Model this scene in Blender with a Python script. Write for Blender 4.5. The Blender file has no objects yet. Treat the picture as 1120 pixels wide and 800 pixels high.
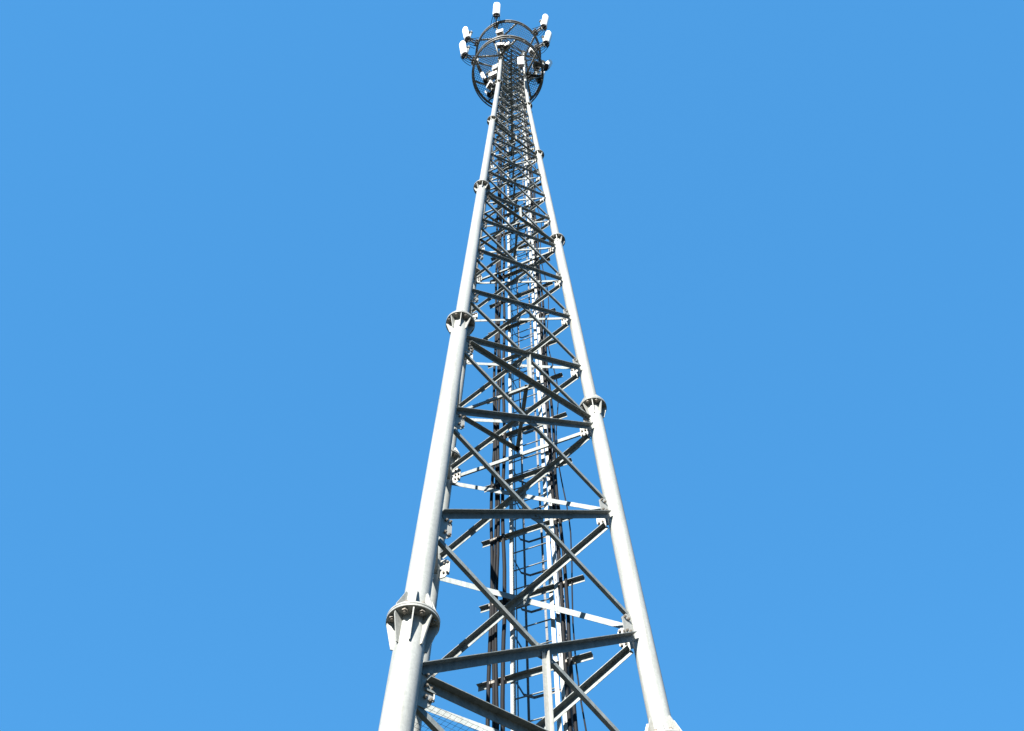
import bpy, math, random
from mathutils import Vector, Matrix
random.seed(7)
R_ = math.radians
scene = bpy.context.scene
col = scene.collection

# ------------------------------------------------------------------ camera, sky, sun, exposure
GZ = 6.8                                    # height of the first flange joint in view above the ground
cam_d = bpy.data.cameras.new('camera')
cam_d.sensor_width = 36.0
cam_d.lens = 36.0 * 910.6 / 1120.0
cam_d.clip_start = 0.05
cam_d.clip_end = 9000
cam = bpy.data.objects.new('camera', cam_d)
col.objects.link(cam)
CR = Vector((0.9996715, -0.0256210, 0.0006259))
CU = Vector((-0.0221864, -0.8529169, 0.521575))
CF = Vector((0.0128295, 0.5214176, 0.8532052))
CPOS = Vector((0, -7.4587, GZ - 5.2212))
m = Matrix(((CR.x, CU.x, -CF.x, CPOS.x), (CR.y, CU.y, -CF.y, CPOS.y), (CR.z, CU.z, -CF.z, CPOS.z), (0, 0, 0, 1)))
cam.matrix_world = m
scene.camera = cam

SUN_AZ, SUN_EL = -112.5, 31.0
sdir = Vector((math.cos(R_(SUN_AZ)) * math.cos(R_(SUN_EL)), math.sin(R_(SUN_AZ)) * math.cos(R_(SUN_EL)), math.sin(R_(SUN_EL))))
w = bpy.data.worlds.new('World')
scene.world = w
w.use_nodes = True
nt = w.node_tree
nt.nodes.clear()
sky = nt.nodes.new('ShaderNodeTexSky')
sky.sky_type = 'NISHITA'
sky.sun_disc = False
sky.sun_elevation = R_(SUN_EL)
sky.sun_rotation = math.atan2(sdir.x, sdir.y) % (2 * math.pi)
sky.altitude = 200
sky.air_density = 1.0
sky.dust_density = 0.15
sky.ozone_density = 2.0
tint = nt.nodes.new('ShaderNodeMix')
tint.data_type = 'RGBA'
tint.blend_type = 'MULTIPLY'
tint.inputs[0].default_value = 1.0
tint.inputs[7].default_value = (0.50, 1.0, 1.15, 1)
bg = nt.nodes.new('ShaderNodeBackground')
bg.inputs[1].default_value = 0.076
wo = nt.nodes.new('ShaderNodeOutputWorld')
nt.links.new(sky.outputs[0], tint.inputs[6])
even = nt.nodes.new('ShaderNodeMix')          # flat blue painted over the sky texture to even out its gradient
even.data_type = 'RGBA'
even.inputs[0].default_value = 0.86
even.inputs[7].default_value = (0.262, 1.21, 2.76, 1)
nt.links.new(tint.outputs[2], even.inputs[6])
nt.links.new(even.outputs[2], bg.inputs[0])
nt.links.new(bg.outputs[0], wo.inputs[0])

sl = bpy.data.lights.new('sun', 'SUN')
sl.energy = 5.0
sl.angle = R_(0.53)
sl.color = (1.0, 0.95, 0.87)
so = bpy.data.objects.new('sun', sl)
so.rotation_euler = sdir.to_track_quat('Z', 'Y').to_euler()
so.location = (0, 0, 60)
col.objects.link(so)

scene.view_settings.view_transform = 'Standard'
scene.view_settings.look = 'None'
scene.view_settings.gamma = 1.0
scene.view_settings.use_curve_mapping = False
scene.view_settings.exposure = 1.95

# ------------------------------------------------------------------ materials
def new_mat(name):
    mt = bpy.data.materials.new(name)
    mt.use_nodes = True
    return mt, mt.node_tree, mt.node_tree.nodes['Principled BSDF']

def ramp(nt, fac, stops):
    r = nt.nodes.new('ShaderNodeValToRGB')
    e = r.color_ramp.elements
    while len(e) < len(stops):
        e.new(0.5)
    for i, (p, c) in enumerate(stops):
        e[i].position = p
        e[i].color = (*c, 1)
    nt.links.new(fac, r.inputs[0])
    return r.outputs[0]

def noise(nt, vec, scale, detail=4, rough=0.55):
    n = nt.nodes.new('ShaderNodeTexNoise')
    n.inputs['Scale'].default_value = scale
    n.inputs['Detail'].default_value = detail
    n.inputs['Roughness'].default_value = rough
    if vec is not None:
        nt.links.new(vec, n.inputs['Vector'])
    return n.outputs['Fac']

def steel(name, lo, hi, rough, metal=0.0, stain=(0.30, 0.26, 0.20), bump=0.08, run=1.0):
    """galvanised steel: zinc spangle, vertical weather streaks, a little grime"""
    mt, nt, b = new_mat(name)
    tc = nt.nodes.new('ShaderNodeTexCoord')
    mp = nt.nodes.new('ShaderNodeMapping')
    mp.inputs['Scale'].default_value = (9, 9, 0.55)
    nt.links.new(tc.outputs['Object'], mp.inputs['Vector'])
    streak = noise(nt, mp.outputs[0], 1.6, 5, 0.6)
    vor = nt.nodes.new('ShaderNodeTexVoronoi')
    vor.inputs['Scale'].default_value = 55
    nt.links.new(tc.outputs['Object'], vor.inputs['Vector'])
    sep = nt.nodes.new('ShaderNodeSeparateColor')
    nt.links.new(vor.outputs['Color'], sep.inputs[0])
    mixf = nt.nodes.new('ShaderNodeMath')
    mixf.operation = 'MULTIPLY_ADD'
    mixf.inputs[1].default_value = 0.22
    nt.links.new(sep.outputs[0], mixf.inputs[0])
    nt.links.new(streak, mixf.inputs[2])
    base = ramp(nt, mixf.outputs[0], [(0.35, lo), (0.85, hi)])
    mg = nt.nodes.new('ShaderNodeMapping')
    mg.inputs['Scale'].default_value = (2 - run, 2 - run, run)      # rain runs stretch down the tubes
    nt.links.new(tc.outputs['Object'], mg.inputs['Vector'])
    g = noise(nt, mg.outputs[0], 3.1, 7, 0.7)
    gm = ramp(nt, g, [(0.54, (0, 0, 0)), (0.74, (0.6, 0.6, 0.6))])
    mx = nt.nodes.new('ShaderNodeMix')
    mx.data_type = 'RGBA'
    nt.links.new(gm, mx.inputs[0])
    nt.links.new(base, mx.inputs[6])
    mx.inputs[7].default_value = (*stain, 1)
    nt.links.new(mx.outputs[2], b.inputs['Base Color'])
    b.inputs['Metallic'].default_value = metal
    b.inputs['Specular IOR Level'].default_value = 0.24
    rr = ramp(nt, sep.outputs[1], [(0, (rough - .06,) * 3), (1, (rough + .08,) * 3)])
    nt.links.new(rr, b.inputs['Roughness'])
    bp = nt.nodes.new('ShaderNodeBump')
    bp.inputs['Strength'].default_value = bump
    bp.inputs['Distance'].default_value = 0.004
    nt.links.new(g, bp.inputs['Height'])
    nt.links.new(bp.outputs[0], b.inputs['Normal'])
    return mt

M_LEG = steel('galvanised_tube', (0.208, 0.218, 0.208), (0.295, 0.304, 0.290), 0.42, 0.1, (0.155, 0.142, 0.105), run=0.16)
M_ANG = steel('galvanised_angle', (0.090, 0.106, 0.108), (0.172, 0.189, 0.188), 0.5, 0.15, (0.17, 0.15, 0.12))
M_PLT = steel('galvanised_plate', (0.18, 0.188, 0.178), (0.27, 0.275, 0.262), 0.48, 0.15, (0.2, 0.18, 0.14))
M_THIN = steel('dull_rod_steel', (0.06, 0.062, 0.065), (0.11, 0.115, 0.12), 0.5, 0.2)
M_PLAT = steel('platform_steel', (0.08, 0.082, 0.08), (0.14, 0.142, 0.137), 0.5, 0.2)

def plain(name, c, rough, var=0.12, scale=8):
    mt, nt, b = new_mat(name)
    tc = nt.nodes.new('ShaderNodeTexCoord')
    f = noise(nt, tc.outputs['Object'], scale, 5)
    lo = tuple(x * (1 - var) for x in c)
    hi = tuple(min(1, x * (1 + var)) for x in c)
    nt.links.new(ramp(nt, f, [(0.3, lo), (0.7, hi)]), b.inputs['Base Color'])
    b.inputs['Roughness'].default_value = rough
    return mt
M_BOLT = plain('zinc_bolt', (0.13, 0.115, 0.095), 0.55)
M_CABLE = plain('black_cable_sheath', (0.008, 0.0085, 0.010), 0.7)
M_CABLE.node_tree.nodes['Principled BSDF'].inputs['Specular IOR Level'].default_value = 0.12
M_RADOME = plain('white_radome', (0.80, 0.80, 0.78), 0.45, 0.04)
M_DARK = plain('dark_plastic', (0.03, 0.03, 0.035), 0.5)
M_CONC = plain('concrete', (0.25, 0.24, 0.22), 0.9, 0.25, 2)

def ground_mat():
    mt, nt, b = new_mat('dry_grass_ground')
    tc = nt.nodes.new('ShaderNodeTexCoord')
    a = noise(nt, tc.outputs['Object'], 0.12, 8, 0.65)
    c = noise(nt, tc.outputs['Object'], 5.0, 8, 0.7)
    g = ramp(nt, a, [(0.38, (0.013, 0.018, 0.008)), (0.52, (0.022, 0.026, 0.012)), (0.68, (0.045, 0.038, 0.024))])
    d = ramp(nt, c, [(0.3, (0.55, 0.55, 0.55)), (0.7, (1.0, 1.0, 1.0))])
    mx = nt.nodes.new('ShaderNodeMix')
    mx.data_type = 'RGBA'
    mx.blend_type = 'MULTIPLY'
    mx.inputs[0].default_value = 1
    nt.links.new(g, mx.inputs[6])
    nt.links.new(d, mx.inputs[7])
    nt.links.new(mx.outputs[2], b.inputs['Base Color'])
    b.inputs['Roughness'].default_value = 0.95
    bp = nt.nodes.new('ShaderNodeBump')
    bp.inputs['Distance'].default_value = 0.05
    nt.links.new(c, bp.inputs['Height'])
    nt.links.new(bp.outputs[0], b.inputs['Normal'])
    return mt
M_GROUND = ground_mat()

# ------------------------------------------------------------------ mesh builder
class MB:
    def __init__(s):
        s.v, s.f, s.sm, s.mi = [], [], [], []
    def add(s, vs, fs, smooth=False, mi=0):
        o = len(s.v)
        s.v += [tuple(v) for v in vs]
        for f in fs:
            s.f.append(tuple(i + o for i in f))
            s.sm.append(smooth)
            s.mi.append(mi)
        return s
    def tube(s, p0, p1, r0, r1=None, n=16, cap=True, mi=0):
        p0, p1 = Vector(p0), Vector(p1)
        r1 = r0 if r1 is None else r1
        ax = (p1 - p0).normalized()
        q = ax.to_track_quat('Z', 'Y')
        x, y = q @ Vector((1, 0, 0)), q @ Vector((0, 1, 0))
        vs = []
        for p, r in ((p0, r0), (p1, r1)):
            for i in range(n):
                a = 2 * math.pi * i / n
                vs.append(p + (x * math.cos(a) + y * math.sin(a)) * r)
        s.add(vs, [(i, (i + 1) % n, n + (i + 1) % n, n + i) for i in range(n)], n > 6, mi)
        if cap:
            o = len(s.v) - 2 * n
            s.f += [tuple(o + i for i in range(n))[::-1], tuple(o + n + i for i in range(n))]
            s.sm += [False, False]
            s.mi += [mi, mi]
        return s
    def path(s, pts, r, n=8, closed=False, mi=0):
        pts = [Vector(p) for p in pts]
        N = len(pts)
        vs = []
        up = None
        for i, p in enumerate(pts):
            a = pts[(i - 1) % N] if (closed or i > 0) else p
            b = pts[(i + 1) % N] if (closed or i < N - 1) else p
            t = (b - a).normalized()
            if up is None:
                up = Vector((0, 0, 1)) if abs(t.z) < 0.9 else Vector((1, 0, 0))
            x = t.cross(up)
            x = x.normalized() if x.length > 1e-6 else Vector((1, 0, 0))
            y = x.cross(t).normalized()
            up = y
            for k in range(n):
                an = 2 * math.pi * k / n
                vs.append(p + (x * math.cos(an) + y * math.sin(an)) * r)
        fs = []
        for i in range(N if closed else N - 1):
            j = (i + 1) % N
            for k in range(n):
                fs.append((i * n + k, i * n + (k + 1) % n, j * n + (k + 1) % n, j * n + k))
        if not closed:
            fs.append(tuple(range(n))[::-1])
            fs.append(tuple((N - 1) * n + k for k in range(n)))
        s.add(vs, fs, True, mi)
        return s
    def prism(s, poly, d, mi=0):
        """poly: coplanar points, extruded by vector d"""
        d = Vector(d)
        n = len(poly)
        vs = [Vector(p) for p in poly] + [Vector(p) + d for p in poly]
        fs = [tuple(range(n))[::-1], tuple(range(n, 2 * n))] + [(i, (i + 1) % n, n + (i + 1) % n, n + i) for i in range(n)]
        return s.add(vs, fs, False, mi)
    def box(s, c, x, y, z, mi=0):
        """c centre; x,y,z half-extent vectors"""
        c, x, y, z = Vector(c), Vector(x), Vector(y), Vector(z)
        return s.prism([c - x - y - z, c + x - y - z, c + x + y - z, c - x + y - z], z * 2, mi)
    def angle(s, p0, p1, v, nrm, wv, wn, t, mi=0):
        """L section from p0 to p1: one flange hangs down along -v, the other leaves the top edge along nrm"""
        p0, p1 = Vector(p0), Vector(p1)
        ax = (p1 - p0).normalized()
        v = Vector(v)
        v = (v - ax * v.dot(ax)).normalized()
        n = Vector(nrm)
        n = (n - ax * n.dot(ax) - v * n.dot(v)).normalized()
        h = wv / 2
        poly = [p0 - v * h, p0 - v * h + n * t, p0 + v * (h - t) + n * t, p0 + v * (h - t) + n * wn, p0 + v * h + n * wn, p0 + v * h]
        return s.prism(poly, p1 - p0, mi)
    def ring(s, c, R, sec, n=72, a0=0, a1=2 * math.pi, mi=0):
        """sec: list of (dr, dz) of a closed profile"""
        full = abs(a1 - a0 - 2 * math.pi) < 1e-6
        k = len(sec)
        N = n if full else n + 1
        vs = []
        for i in range(N):
            a = a0 + (a1 - a0) * i / n
            for dr, dz in sec:
                vs.append((c[0] + (R + dr) * math.cos(a), c[1] + (R + dr) * math.sin(a), c[2] + dz))
        fs = []
        for i in range(n):
            j = (i + 1) % N
            for q in range(k):
                fs.append((i * k + q, j * k + q, j * k + (q + 1) % k, i * k + (q + 1) % k))
        return s.add(vs, fs, k > 5, mi)
    def build(s, name, mats, parent=None, bevel=0):
        me = bpy.data.meshes.new(name)
        me.from_pydata(s.v, [], s.f)
        me.polygons.foreach_set('use_smooth', s.sm)
        me.polygons.foreach_set('material_index', s.mi)
        for mt in (mats if isinstance(mats, (list, tuple)) else [mats]):
            me.materials.append(mt)
        import bmesh
        bm = bmesh.new()
        bm.from_mesh(me)
        bmesh.ops.recalc_face_normals(bm, faces=bm.faces)
        if bevel:
            es = [e for e in bm.edges if len(e.link_faces) == 2 and e.calc_face_angle(0) > 0.6]
            bmesh.ops.bevel(bm, geom=es, offset=bevel, segments=3, affect='EDGES', profile=0.6)
            for f in bm.faces:
                f.smooth = True
        bm.to_mesh(me)
        bm.free()
        o = bpy.data.objects.new(name, me)
        col.objects.link(o)
        if parent:
            o.parent = parent
        return o

def empty(name, loc=(0, 0, 0), rz=0):
    o = bpy.data.objects.new(name, None)
    o.empty_display_size = 0.3
    o.location = loc
    o.rotation_euler = (0, 0, rz)
    col.objects.link(o)
    return o

def tag(o, label=None, cat=None, group=None, kind=None):
    for k, val in (('label', label), ('category', cat), ('group', group), ('kind', kind)):
        if val:
            o[k] = val
    return o

def kids(o):
    return [c for c in bpy.data.objects if c.parent == o]

def copy_tree(o, parent=None):
    c = o.copy()
    col.objects.link(c)
    if parent is not None:
        c.parent = parent
    for ch in kids(o):
        copy_tree(ch, c)
    return c

# ------------------------------------------------------------------ ground and footing
S = 4000
g = MB().add([(-S, -S, 0), (S, -S, 0), (S, S, 0), (-S, S, 0)], [(0, 1, 2, 3)]).build('ground', M_GROUND)
tag(g, kind='structure')
pad = MB()


# ------------------------------------------------------------------ tower geometry
PHI = R_(-115.004)
LV = [-6.45, -0.06, 5.93, 12.74, 19.136, 24.718, 29.05, 34.1]       # flange heights above the first joint
LR = [1.7445 + 0.0403 * 6.45, 1.7469, 1.5055, 1.2311, 0.9733, 0.7548, 0.6878, 0.6878]   # radius of the leg circle
LD = [0.136, 0.122, 0.104, 0.088, 0.078, 0.070, 0.058]        # tube radius per section
FR = [0.30, 0.242, 0.222, 0.190, 0.165, 0.145, 0.125, 0.09]   # flange radius
def interp(z, X, Y):
    if z <= X[0]:
        return Y[0] + (Y[1] - Y[0]) * (z - X[0]) / (X[1] - X[0])
    for i in range(len(X) - 1):
        if z <= X[i + 1]:
            return Y[i] + (Y[i + 1] - Y[i]) * (z - X[i]) / (X[i + 1] - X[i])
    return Y[-1]
def rad(z):
    return interp(z, LV, LR)
def tube_r(z):
    for i in range(len(LD)):
        if z <= LV[i + 1]:
            return LD[i]
    return LD[-1]
def leg_pt(k, z):
    a = PHI + k * 2 * math.pi / 3
    r = rad(z)
    return Vector((r * math.cos(a), r * math.sin(a), z + GZ))

for k in range(3):
    p = leg_pt(k, LV[0])
    pad.box((p.x, p.y, 0.05), (0.65, 0, 0), (0, 0.65, 0), (0, 0, 0.055))
    pad.tube((p.x, p.y, 0.1), (p.x, p.y, GZ + LV[0] - 0.03), 0.42, 0.38, 32)
tag(pad.build('concrete_pad', M_CONC), kind='structure')

tower = empty('cell_tower', (0, 0, 0))
tag(tower, 'tall three legged galvanised steel lattice mast with round platforms at its top', 'tower')

def linsp(a, b, n):
    return [a + (b - a) * i / n for i in range(n + 1)]
SECT = [linsp(-6.2, -0.66, 3), [-0.66, 1.37, 3.41, 5.42], [5.42, 7.12, 8.97, 10.62, 12.36],
        linsp(12.36, 18.78, 4), linsp(18.78, 24.42, 5), linsp(24.42, 28.75, 5), linsp(28.75, 33.8, 6)]
NODES = sorted({round(z, 4) for s in SECT for z in s})
JOINTS = [s[0] for s in SECT] + [SECT[-1][-1]]

# --- one leg, then two copies turned by 120 degrees
def leg_axis(z):
    return (leg_pt(0, z + 0.2) - leg_pt(0, z - 0.2)).normalized()
lm = MB()
for i in range(len(LD)):
    lm.tube(leg_pt(0, LV[i]), leg_pt(0, LV[i + 1]), LD[i], LD[i], 40, cap=(i == len(LD) - 1))
    for zz in (LV[i] + 0.0,):
        pass
leg = lm.build('leg', M_LEG, tower)

def flange(i):
    z = LV[i]
    c = leg_pt(0, z)
    lo = max(i - 1, 0)
    hi = min(i, len(LD) - 1)
    ax = leg_axis(z)
    q = ax.to_track_quat('Z', 'Y')
    X, Y = q @ Vector((1, 0, 0)), q @ Vector((0, 1, 0))
    fr = FR[i]
    th = 0.022 if i < 4 else 0.018
    mb = MB()
    base = i == 0
    if base:
        mb.tube(c - ax * 0.03, c + ax * 0.012, fr, fr, 40)
    else:
        mb.tube(c - ax * (th + 0.003), c - ax * 0.002, fr, fr, 48)
        mb.tube(c + ax * 0.002, c + ax * (th + 0.003), fr, fr, 48)
    ns = 8 if i < 4 else 6
    hl = 0.30 * fr / 0.24
    hu = 0.24 * fr / 0.24
    for k in range(ns):
        a = 2 * math.pi * (k + 0.5) / ns + 0.12
        e = X * math.cos(a) + Y * math.sin(a)
        t = Y * math.cos(a) - X * math.sin(a)
        tk = 0.006
        ru, rl = LD[hi], LD[lo]
        z0 = th + 0.004
        poly = [c + e * (ru - .005) + ax * z0, c + e * (fr - .012) + ax * z0, c + e * (fr - .012) + ax * (z0 + .035),
                c + e * (ru + .022) + ax * (z0 + hu), c + e * (ru - .005) + ax * (z0 + hu)]
        mb.prism([p - t * tk for p in poly], t * tk * 2)
        if not base:
            poly = [c + e * (rl - .005) - ax * z0, c + e * (fr - .012) - ax * z0, c + e * (fr - .012) - ax * (z0 + .04),
                    c + e * (rl + .022) - ax * (z0 + hl), c + e * (rl - .005) - ax * (z0 + hl)]
            mb.prism([p - t * tk for p in poly], t * tk * 2)
        nb = 1
        for b in range(nb):
            a2 = a + 2 * math.pi / ns * (b + 1) / (nb + 1)
            e2 = X * math.cos(a2) + Y * math.sin(a2)
            rb = (fr + max(LD[hi], LD[lo])) / 2 + 0.008
            bc = c + e2 * rb
            hb = 0.017 if i < 3 else 0.012
            if base:
                mb.tube(bc - ax * 0.02, bc + ax * 0.09, 0.016, None, 8, mi=1)
                mb.tube(bc + ax * 0.014, bc + ax * 0.045, 0.03, None, 6, mi=1)
            else:
                mb.tube(bc - ax * (th + 0.045), bc + ax * (th + 0.05), hb, None, 8, mi=1)
                mb.tube(bc - ax * (th + 0.028), bc - ax * (th + 0.004), hb * 1.8, None, 6, mi=1)
                mb.tube(bc + ax * (th + 0.004), bc + ax * (th + 0.026), hb * 1.8, None, 6, mi=1)
    return mb.build('flange', [M_PLT, M_BOLT], leg)
for i in range(len(LV)):
    flange(i)

# faces: face k joins leg k and leg k+1; normal points outward
def face_normal(k, z):
    a, b = leg_pt(k, z), leg_pt((k + 1) % 3, z)
    up = ((leg_pt(k, z + .5) + leg_pt((k + 1) % 3, z + .5)) - (leg_pt(k, z - .5) + leg_pt((k + 1) % 3, z - .5))).normalized()
    d = (b - a).normalized()
    n = d.cross(up).normalized()
    mid = (a + b) / 2
    if n.x * mid.x + n.y * mid.y < 0:
        n = -n
    return n, d, up

def gusset(z, side):
    """plate on leg 0 in the face it shares with the next (side=1) or previous (side=-1) leg"""
    k = 0 if side > 0 else 2
    n, d, up = face_normal(k, z)
    if side < 0:
        d = -d
    c = leg_pt(0, z)
    r = tube_r(z)
    L = min(0.155, 0.055 + rad(z) * 0.066)
    H = min(0.18, 0.075 + rad(z) * 0.06)
    joint = any(abs(z - j) < 0.01 for j in JOINTS)
    if joint:
        H *= 1.15
    t = 0.005
    p0 = r - 0.01
    poly = [c + d * p0 - up * H, c + d * (r + L * .55) - up * H, c + d * (r + L) - up * H * .55,
            c + d * (r + L) + up * H * .55, c + d * (r + L * .55) + up * H, c + d * p0 + up * H]
    mb = MB().prism([p - n * t for p in poly], n * 2 * t)
    for s in ((-1, 0, 1) if joint else (-1, 1)):
        for q in ((0.45, 0.8) if z < 14 else (0.62,)):
            bc = c + d * (r + L * q) + up * s * H * (0.45 + 0.15 * q)
            hs = 0.011 if z < 14 else 0.009
            mb.tube(bc - n * 0.035, bc + n * 0.04, hs, None, 6, mi=1)
            mb.tube(bc + n * 0.016, bc + n * 0.030, hs * 1.7, None, 6, mi=1)
            mb.tube(bc - n * 0.028, bc - n * 0.016, hs * 1.7, None, 6, mi=1)
    return mb.build('gusset_plate', [M_PLT, M_BOLT], leg)
for z in NODES:
    gusset(z, 1)
    gusset(z, -1)
for k in (1, 2):
    c = copy_tree(leg)
    c.rotation_euler = (0, 0, k * 2 * math.pi / 3)

# --- bracing
def visible_len(p0, p1):
    """length in pixels inside the frame, to know which braces show largest"""
    tot, last = 0, None
    for i in range(21):
        p = p0.lerp(p1, i / 20) - CPOS
        dz = p.dot(CF)
        if dz < 0.5:
            last = None
            continue
        x, y = 910.6 * p.dot(CR) / dz, 910.6 * p.dot(CU) / dz
        ok = abs(x) < 560 and abs(y) < 400
        if ok and last:
            tot += math.hypot(x - last[0], y - last[1])
        last = (x, y) if ok else None
    return tot
braces = []
def brace_size(z):
    s = max(0.042, 0.085 - 0.0018 * (z + 2))
    return s, 0.007 if z < 13 else 0.006
GAP = 0.006
for s in SECT:
    for i in range(len(s) - 1):
        z0, z1 = s[i], s[i + 1]
        zm = (z0 + z1) / 2
        off = min(0.12, 0.065 * (z1 - z0))
        for k in range(3):
            n, d, up = face_normal(k, zm)
            wv, t = brace_size(zm)
            r = tube_r(zm) + 0.05
            a_lo, a_hi = leg_pt(k, z0 + off), leg_pt(k, z1 - off)
            b_lo, b_hi = leg_pt((k + 1) % 3, z0 + off), leg_pt((k + 1) % 3, z1 - off)
            # first diagonal: top of leg k to foot of leg k+1, flange turned inward
            p0 = a_hi + (b_lo - a_hi).normalized() * r - n * GAP
            p1 = b_lo + (a_hi - b_lo).normalized() * r - n * GAP
            w1 = wv
            # (on the near face this flange sits at the lower edge)
            A = MB().angle(p0, p1, -up, -n, wv * min(0.95, 0.58 + 0.035 * max(0, zm - 2)), wv * 0.62, t) if k == 0 else MB().angle(p0, p1, up, -n, w1, w1, t)
            braces.append((visible_len(p0, p1), A))
            a_lo, b_hi = leg_pt(k, z0 + off * 0.3), leg_pt((k + 1) % 3, z1 - off * 0.5)
            # second diagonal: foot of leg k to top of leg k+1, flange turned outward
            q0 = a_lo + (b_hi - a_lo).normalized() * r + n * GAP
            q1 = b_hi + (a_lo - b_hi).normalized() * r + n * GAP
            B = MB().angle(q0, q1, up, n, wv, wv * (1.0 if zm < 8 else 0.85), t)
            cx = (p0 + p1 + q0 + q1) / 4
            if z0 < 18:                       # the packing plate and bolts at the crossing
                h = 0.09
                B.box(cx, d * h, up * h, n * 0.0045)
                for sx in (-1, 1):
                    bc = cx + d * sx * 0.03 + up * sx * 0.01
                    B.tube(bc - n * 0.03, bc + n * 0.035, 0.011, None, 6)
            braces.append((visible_len(q0, q1), B))
braces.sort(key=lambda b: -b[0])
rest = MB()
for i, (l, mb) in enumerate(braces):
    if i < 100:
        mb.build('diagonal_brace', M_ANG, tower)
    else:
        rest.add(mb.v, mb.f)
tag(rest.build('diagonal_brace', M_ANG, tower), kind='stuff')

JMID = {}
for z in JOINTS[1:]:
    mids = []
    for k in range(3):
        n, d, up = face_normal(k, z)
        a, b = leg_pt(k, z), leg_pt((k + 1) % 3, z)
        r = tube_r(z) + 0.06
        wv, t = brace_size(z)
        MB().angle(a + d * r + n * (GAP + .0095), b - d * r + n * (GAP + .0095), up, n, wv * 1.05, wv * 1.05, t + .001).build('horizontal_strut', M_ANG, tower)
        mids.append((a + b) / 2 - n * 0.03)
    for k in range(3):
        n, d, up = face_normal(k, z)
        p, q = mids[k], mids[(k + 1) % 3]
        w2 = brace_size(z)[0] * 0.8
        MB().angle(p, q, (0, 0, 1), -Vector(((p + q) / 2).to_tuple()[:2] + (0,)), w2, w2, 0.006).build('inner_brace', M_ANG, tower)
for z in [z for z in NODES if 12.5 < z < 33 and all(abs(z - j) > 0.05 for j in JOINTS)]:  # extra braces, added to make the upper lattice look denser and darker
    mids = [(leg_pt(k, z) + leg_pt((k + 1) % 3, z)) / 2 for k in range(3)]
    for k in range(3):
        p, q = mids[k] * 0.9 + Vector((0, 0, mids[k].z * 0.1)), mids[(k + 1) % 3] * 0.9 + Vector((0, 0, mids[k].z * 0.1))
        MB().angle(p, q, (0, 0, 1), -Vector(((p + q) / 2).to_tuple()[:2] + (0,)), 0.045, 0.045, 0.006).build('inner_brace', M_ANG, tower)
for s in SECT[1:]:
    z0, z1 = s[0], s[1]
    for k in range(3):
        n, d, up = face_normal(k, z0)
        m0 = (leg_pt(k, z0) + leg_pt((k + 1) % 3, z0)) / 2
        m1 = (leg_pt(k, (z0 + z1) / 2) + leg_pt((k + 1) % 3, (z0 + z1) / 2)) / 2
        w2 = brace_size(z0)[0] * 0.68
        MB().angle(m0 - d * w2 / 2 + n * (GAP + .012), m1 - d * w2 / 2 + n * (GAP + .012) - up * 0.02, d, n, w2, w2, 0.006).build('hanger_post', M_PLT, tower)
# bottom panel of the bracing has its own lower joint on the pedestals

# --- bird mesh across the tower at the lowest joint in view
zm = -0.80
tri = [leg_pt(k, zm) for k in range(3)]
def clip_line(o, d):
    """part of the line o+td inside the triangle"""
    t0, t1 = -9, 9
    for i in range(3):
        a, b = tri[i], tri[(i + 1) % 3]
        e = b - a
        nn = Vector((-e.y, e.x, 0))
        c = (tri[(i + 2) % 3] - a).dot(nn)
        if c < 0:
            nn = -nn
        den = d.dot(nn)
        num = (a - o).dot(nn)
        if abs(den) < 1e-9:
            if num > 0:
                return None
        elif den > 0:
            t0 = max(t0, num / den)
        else:
            t1 = min(t1, num / den)
    return (o + d * t0, o + d * t1) if t1 - t0 > 0.05 else None
wm = MB()
cz = Vector((0, 0, zm + GZ))
n0, d0, u0 = face_normal(0, zm)
e0 = Vector((-d0.y, d0.x, 0))
for i in range(-40, 41):
    for D, E in ((d0, e0), (e0, d0)):
        sgm = clip_line(cz + E * i * 0.055 + Vector((0, 0, 0.003 if D is d0 else 0)), Vector((D.x, D.y, 0)).normalized())
        if sgm:
            wm.tube(sgm[0], sgm[1], 0.0016, None, 4, cap=False)
wm.build('wire_mesh', M_ANG, tower)

# --- ladder and cable rack, hung outside the far face (leg 2 .. leg 1)
# s runs along that face towards leg 1, o is the distance outside it
def far_face(z, s, o):
    a, b = leg_pt(2, z), leg_pt(1, z)
    n, d, up = face_normal(1, z)
    d = (b - a).normalized()
    return (a + b) / 2 + d * s + Vector((n.x, n.y, 0)).normalized() * o
def ff_dirs(z):
    a, b = leg_pt(2, z), leg_pt(1, z)
    n, d, up = face_normal(1, z)
    return (b - a).normalized(), Vector((n.x, n.y, 0)).normalized(), up
BREAK = [-6.3, 0, 6, 12.777, 19.136, 24.718, 29.05, 33.4]
def rail(mb, s, o, z0, z1, wv, wn, inward=True, side=1):
    zs = [z0] + [z for z in BREAK if z0 < z < z1] + [z1]
    for a, b in zip(zs, zs[1:]):
        d, n, up = ff_dirs((a + b) / 2)
        mb.angle(far_face(a, s, o), far_face(b, s, o), d * side, n, wv, wn, 0.006)
    return mb
rack = MB()
rail(rack, 0.415, 0.135, -6.2, 29.6, 0.05, 0.03)
d, n, up = ff_dirs(0)
for i in range(int(35 / 0.3)):
    z = -6 + i * 0.3
    # punched slots read as small dark studs
    rack.box(far_face(z, 0.415, 0.133), d * 0.010, n * 0.0025, up * 0.02, mi=1)
rack_o = rack.build('cable_rack', [M_PLT, M_DARK], tower)
bar_z = [1.40 + 1.215 * i for i in range(-6, 24)]
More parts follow.
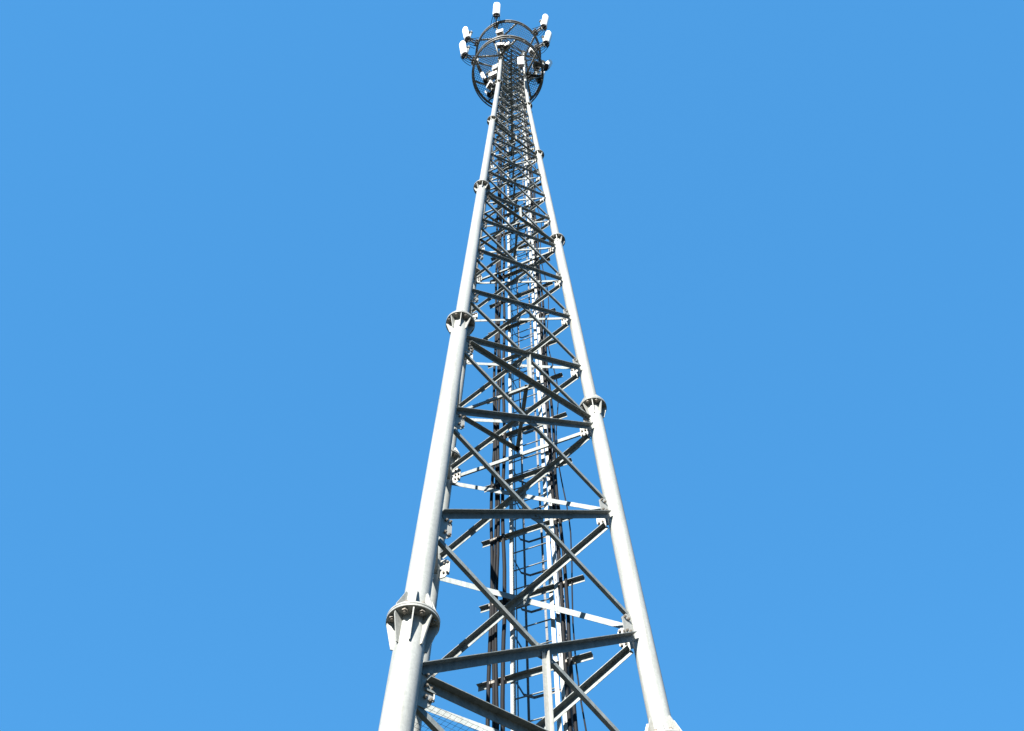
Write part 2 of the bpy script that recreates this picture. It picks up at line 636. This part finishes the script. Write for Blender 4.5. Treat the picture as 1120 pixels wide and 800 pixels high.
for z in bar_z:
    if z > 29.3:
        continue
    d, n, up = ff_dirs(z)
    half = 1.0 if z < 20 else 1.0 - 0.022 * (z - 20)
    sL, sR = -0.70 * half, 0.80 * half
    mb = MB()
    mb.angle(far_face(z, sL, 0.20), far_face(z, sR, 0.20), up, -n, 0.065, 0.065, 0.006)
    # cable cleats
    for s in (-0.525, -0.475, -0.43, -0.335, 0.475, 0.545):
        s *= half
        mb.box(far_face(z - 0.02, s, 0.152), d * 0.02, n * 0.038, up * 0.018, mi=1)
        mb.tube(far_face(z - 0.052, s + 0.012, 0.16), far_face(z + 0.0, s + 0.012, 0.16), 0.007, None, 6, mi=2)
    mb.build('crossbar', [M_ANG, M_BOLT, M_PLT], rack_o)

lad = empty('ladder', (0, 0, 0))
lad.parent = tower
SL, SR = -0.25, 0.315
for s, side in ((SL, 1), (SR, -1)):
    mb = MB()
    rail(mb, s, 0.215, -6.3, 33.2, 0.055, 0.04, side=side)
    mb.build('rail', M_PLT, lad)
rz = [-6.0 + 0.34 * i for i in range(int(39 / 0.34))]
rvis = [z for z in rz if z > -0.9]
rung_main = rvis[:100]
mbr = MB()
for z in rz:
    if z in rung_main:
        MB().tube(far_face(z, SL, 0.225), far_face(z, SR, 0.225), 0.0095, None, 10).build('rung', M_ANG, lad)
    else:
        mbr.tube(far_face(z, SL, 0.225), far_face(z, SR, 0.225), 0.0095, None, 10)
tag(mbr.build('rung', M_ANG, lad), kind='stuff')
def strip(mb, p, q, wdir, w, tdir, t):
    p, q = Vector(p), Vector(q)
    ax = (q - p).normalized()
    wd = (wdir - ax * wdir.dot(ax)).normalized()
    td = (tdir - ax * tdir.dot(ax) - wd * tdir.dot(wd)).normalized()
    mb.prism([p - wd * w / 2 - td * t / 2, p + wd * w / 2 - td * t / 2, p + wd * w / 2 + td * t / 2, p - wd * w / 2 + td * t / 2], q - p)
O0, O1 = 0.23, 0.74
for i, z in enumerate(rz):
    if i % 2 or z < -3.6 or z > 32:
        continue
    d, n, up = ff_dirs(z)
    mb = MB()
    c = [far_face(z + .02, SL - .02, O0), far_face(z + .02, SL - 0.03, O1 - .1), far_face(z + .02, SL + .07, O1), far_face(z + .02, SR - .07, O1), far_face(z + .02, SR + 0.03, O1 - .1), far_face(z + .02, SR + .02, O0)]
    for a, b in zip(c, c[1:]):
        strip(mb, a, b, up, 0.04, (b - a).cross(up), 0.005)
    mb.build('hoop', M_THIN, lad)
for s, o, wd in ((SL - .035, 0.46, 'n'), (SL + .005, O1 - .04, 'd'), (0.03, O1 + .006, 'd'), (SR - .005, O1 - .04, 'd'), (SR + .035, 0.46, 'n')):
    mb = MB()
    zs = [-3.62] + [z for z in BREAK if -3.6 < z < 32] + [32.0]
    for a, b in zip(zs, zs[1:]):
        d, n, up = ff_dirs((a + b) / 2)
        strip(mb, far_face(a, s, o), far_face(b, s, o), n if wd == 'n' else d, 0.034, d if wd == 'n' else n, 0.005)
    mb.build('cage_strip', M_THIN, lad)

# ------------------------------------------------------------------ platforms
RING = 1.40
def polar(r, az, z):
    return Vector((r * math.cos(R_(az)), r * math.sin(R_(az)), z + GZ))
LEG_AZ = [-115.004, 4.996, 124.996]
def platform(z, hole):
    pf = MB()
    c = (0, 0, z + GZ)
    # walkway grating: bearing bars and cross rods, clipped to the disc
    step, hw = 0.08, 0.006
    e1, e2 = Vector((math.cos(.4), math.sin(.4), 0)), Vector((-math.sin(.4), math.cos(.4), 0))
    for D, E, dz in ((e1, e2, 0.0), (e2, e1, 0.022)):
        i = -int(RING / step)
        while i * step < RING:
            o = i * step
            L = math.sqrt(max(RING ** 2 - o * o, 0)) - 0.03
            spans = [(-L, L)] if L > 0.1 else []
            if abs(o) < hole:
                h = math.sqrt(hole ** 2 - o * o)
                spans = [(-L, -h), (h, L)]
            for a, b in spans:
                p, q = Vector(c) + E * o + D * a + Vector((0, 0, .05 + dz)), Vector(c) + E * o + D * b + Vector((0, 0, .05 + dz))
                pf.prism([p - E * hw - Vector((0, 0, .01)), p + E * hw - Vector((0, 0, .01)), p + E * hw + Vector((0, 0, .01)), p - E * hw + Vector((0, 0, .01))], q - p)
            i += 1
    po = pf.build('platform', M_PLAT, tower)
    rt = 0.05
    sec = [(rt * math.cos(a * math.pi / 5), rt * math.sin(a * math.pi / 5)) for a in range(10)]
    MB().ring(c, RING, sec, 96).build('ring_beam', M_PLAT, po)
    for L in LEG_AZ:
        lr = rad(z)
        p = polar(lr + 0.05, L, z)
        for da in (-40, 0, 40):
            q = polar(RING - 0.02, L + da, z)
            if da:
                MB().tube(p, q, 0.04, None, 12).build('support_beam', M_PLT, po)
            else:
                MB().angle(p, q, (0, 0, 1), (q - p).cross(Vector((0, 0, 1))), 0.09, 0.07, 0.008).build('support_beam', M_ANG, po)
            # knee brace back to the leg below
        q = polar(RING - 0.1, L, z - 0.03)
        MB().tube(polar(rad(z - 0.9) + 0.05, L, z - 0.9), q, 0.028, None, 10).build('knee_brace', M_ANG, po)
    # thinner guard ring hung just under the deck ring
    rt2 = 0.028
    sec = [(rt2 * math.cos(a * math.pi / 4), rt2 * math.sin(a * math.pi / 4)) for a in range(8)]
    MB().ring((0, 0, z + GZ - 0.42), RING + 0.015, sec, 96).build('guard_ring', M_PLAT, po)
    for i in range(15):
        az = 8 + i * 24
        MB().tube(polar(RING + .01, az, z - .42), polar(RING, az, z), 0.016, None, 8).build('guard_post', M_PLAT, po)
    return po
P1, P2 = 29.62, 33.25
platform(P1, 0.50)
platform(P2, 0.50)

# ------------------------------------------------------------------ antennas
def rbox(mb, c, hx, hy, hz, mi=0):
    return mb.box(c, (hx, 0, 0), (0, hy, 0), (0, 0, hz), mi)
def make_panel():
    """local x points away from the mast; origin on the ring, at mid height of the panel"""
    root = empty('panel_antenna')
    H = 0.92
    tilt = Matrix.Rotation(R_(6), 4, 'Y')
    rd = MB()
    prof = [(-0.02, -0.155), (0.06, -0.155), (0.125, -0.11), (0.15, -0.04), (0.15, 0.04), (0.125, 0.11), (0.06, 0.155), (-0.02, 0.155)]
    rd.prism([Vector((0.52 + x, y, -H)) for x, y in prof], (0, 0, 2 * H))
    rd.v = [tuple(tilt @ Vector(v)) for v in rd.v]
    rd.build('radome', M_RADOME, root, bevel=0.018)
    cp = MB()
    cp.prism([Vector((0.52 + x * .94, y * .95, -H - 0.07)) for x, y in prof], (0, 0, 0.068))
    for i in range(4):
        cp.tube((0.57, -0.10 + i * 0.066, -H - 0.20), (0.57, -0.10 + i * 0.066, -H - 0.065), 0.02, None, 10)
    cp.v = [tuple(tilt @ Vector(v)) for v in cp.v]
    cp.build('end_cap', M_DARK, root)
    MB().tube((0.36, 0, -1.35), (0.36, 0, 1.2), 0.038, None, 14).build('mount_pipe', M_PLT, root)
    for z in (-0.75, 0.75):
        b = MB()
        rbox(b, (0.44, 0, z), 0.075, 0.05, 0.035)
        rbox(b, (0.36, 0, z), 0.055, 0.075, 0.028)
        b.build('clamp_bracket', M_ANG, root)
    for z in (-0.95, -0.45):
        MB().tube((0.0, -0.02, z), (0.36, 0, z), 0.03, None, 10).build('standoff_arm', M_PLAT, root)
    c = MB()                                  # clamps that grip the ring, with their bolts
    for z in (-0.95, -0.45):
        rbox(c, (0.02, -0.02, z), 0.07, 0.10, 0.045)
        for sy in (-1, 1):
            c.tube((-0.09, -0.02 + sy * 0.075, z), (0.13, -0.02 + sy * 0.075, z), 0.012, None, 6)
    c.tube((0.01, -0.02, -1.2), (0.01, -0.02, -0.2), 0.03, None, 10)
    c.build('ring_clamp', M_PLAT, root)
    for i in range(5):
        y = -0.10 + i * 0.05
        pts = []
        for t in range(13):
            u = t / 12
            pts.append((0.57 - 0.55 * u + 0.04 * math.sin(3 * u + i), y + 0.07 * u * (i - 2), -H - 0.2 - (0.16 + 0.06 * (i % 3)) * math.sin(math.pi * u) + 0.25 * u * u))
        MB().path(pts, 0.012, 6).build('jumper_cable', M_CABLE, root)
    return root
proto = make_panel()
panels = [  # azimuth, ring radius of the thing's origin, mid height, turn, height scale, label
    (-112, 1.42, 32.95, 22, 0.8, 'white panel antenna standing highest, above the near edge of the upper ring'),
    (-157, 1.46, 33.35, 0, 0.95, 'slim white panel antenna at the far left of the upper ring'),
    (-41, 1.52, 33.5, 0, 0.95, 'slim white panel antenna at the upper right, topmost of the right hand ones'),
    (-162, 1.42, 30.4, 12, 0.95, 'white panel antenna on the left of the lower ring, below the slim one'),
    (-33, 1.38, 31.35, 0, 0.85, 'white panel antenna on the right edge just under the topmost right one'),
    (-20, 1.13, 29.9, 30, 0.5, 'short white panel antenna, lowest at the right edge of the rings'),
    (155, 0.50, 30.6, 0, 0.8, 'panel antenna with dark underside inside the left of the lower ring'),
    (12, 0.86, 30.6, 0, 0.8, 'shaded panel antenna inside the right of the lower ring'),
    (128, 0.68, 30.2, 0, 0.6, 'short panel antenna at the bottom left, behind the near left leg'),
]
def place(o, az, r, z, turn, label, cat, group):
    p = polar(r, az, z)
    o.location = p
    o.rotation_euler = (0, 0, R_(az + turn))
    tag(o, label, cat, group)
for i, (az, r, z, turn, hs, label) in enumerate(panels):
    o = proto if i == 0 else copy_tree(proto)
    o.scale = (1, 1, hs)
    place(o, az, r, z, turn, label, 'antenna', 'panel antennas around the mast top')

def make_rru():
    root = empty('radio_unit')
    b = MB()
    rbox(b, (0.10, 0, 0), 0.075, 0.15, 0.235)
    b.build('housing', M_RADOME, root, bevel=0.015)
    f = MB()
    for i in range(9):
        rbox(f, (0.015, -0.128 + i * 0.032, 0), 0.012, 0.005, 0.215)
    f.build('cooling_fins', M_PLAT, root)
    c = MB()
    rbox(c, (0.10, 0, -0.252), 0.05, 0.11, 0.016)
    for i in range(4):
        c.tube((0.10, -0.08 + i * 0.053, -0.32), (0.10, -0.08 + i * 0.053, -0.26), 0.014, None, 8)
    c.build('connector_strip', M_DARK, root)
    a = MB()
    rbox(a, (-0.03, 0, 0.12), 0.05, 0.04, 0.02)
    rbox(a, (-0.03, 0, -0.12), 0.05, 0.04, 0.02)
    a.tube((-0.06, 0, -0.45), (-0.06, 0, 0.4), 0.03, None, 12)
    a.build('bracket', M_ANG, root)
    return root
rp = make_rru()
rrus = [
    (-52, 0.82, 28.1, -45, 2.6, 'upright white radio unit facing out in front of the lattice, left of the bright strut'),
    (-160, 0.46, 29.35, 45, 1.4, 'white radio unit close to the left of the near leg, upper one of two'),
    (-178, 0.50, 28.85, 60, 1.4, 'white radio unit close to the left of the near leg, lower one of two'),
    (-104, 1.32, 30.55, -5, 1.0, 'white radio unit standing highest on the near edge of the lower ring'),
    (-108, 0.95, 29.9, 10, 1.0, 'white radio unit just inside the near edge of the lower ring, left of two'),
    (-93, 0.90, 29.9, -20, 1.0, 'white radio unit just inside the near edge of the lower ring, right of two'),
    (-30, 1.10, 30.7, -30, 1.0, 'small white radio unit at the right side, beside the antenna standoff'),
    (-170, 1.30, 30.2, 30, 1.0, 'small white radio unit at the left edge, under the lower left panel antenna'),
    (150, 0.72, 28.9, 60, 1.0, 'white radio unit at the bottom left of the ring, beside the short panel antenna'),
    (-4, 1.12, 30.2, -60, 1.0, 'small white radio unit at the right, beside the coiled cable'),
]
for i, (az, r, z, turn, hs, label) in enumerate(rrus):
    o = rp if i == 0 else copy_tree(rp)
    o.scale = (1, 0.78 if hs > 2 else 1, hs)
    place(o, az, r, z, turn, label, 'radio unit', 'radio units around the mast top')

# coil of spare cable hung on the right of the lower ring
cc = MB()
cp = polar(1.08, -4, 29.0)
pts = []
for i in range(97):
    a = 2 * math.pi * 3 * i / 96
    rr = 0.19 + 0.012 * math.sin(5 * a / 3)
    pts.append(cp + Vector((rr * math.cos(a), 0.05 * i / 96 + 0.15 * math.sin(a) * 0.4, rr * math.sin(a))))
cc.path(pts, 0.016, 8)
tag(cc.build('cable_coil', M_CABLE), 'coil of spare black cable hanging inside the right of the lower ring', 'cable coil')

# ------------------------------------------------------------------ feeder cables
cables = [
    (-0.525, 0.026, 'thick black feeder cable, first from the left, at the ends of the crossbars'),
    (-0.475, 0.020, 'black feeder cable second from the left on the crossbars'),
    (-0.430, 0.024, 'black feeder cable third from the left on the crossbars'),
    (-0.335, 0.028, 'black feeder cable by itself between the left bundle and the ladder'),
    (0.475, 0.024, 'black feeder cable close to the right of the punched rack post'),
    (0.545, 0.024, 'black feeder cable second to the right of the punched rack post'),
    (0.620, 0.010, 'thin loose dark cable wandering, outermost on the right of the ladder'),
]
for i, (s, r, label) in enumerate(cables):
    rnd = random.Random(30 + i)
    pts = []
    z = -6.1
    loose = r < 0.015
    ph = rnd.uniform(0, 6)
    while z < 29.7:
        half = 1.0 if z < 20 else 1.0 - 0.022 * (z - 20)
        am = 0.05 if loose else 0.014
        pts.append(far_face(z, s * half + am * math.sin(z * 1.7 + ph) + rnd.uniform(-.003, .003), (0.15 if not loose else 0.2) - r * 0.6 + am * 0.6 * math.sin(z * 2.3 + ph * 2)))
        z += 0.3
    o = MB().path(pts, r, 10).build('feeder_cable', M_CABLE)
    tag(o, label, 'cable', 'feeder cables running up the mast')
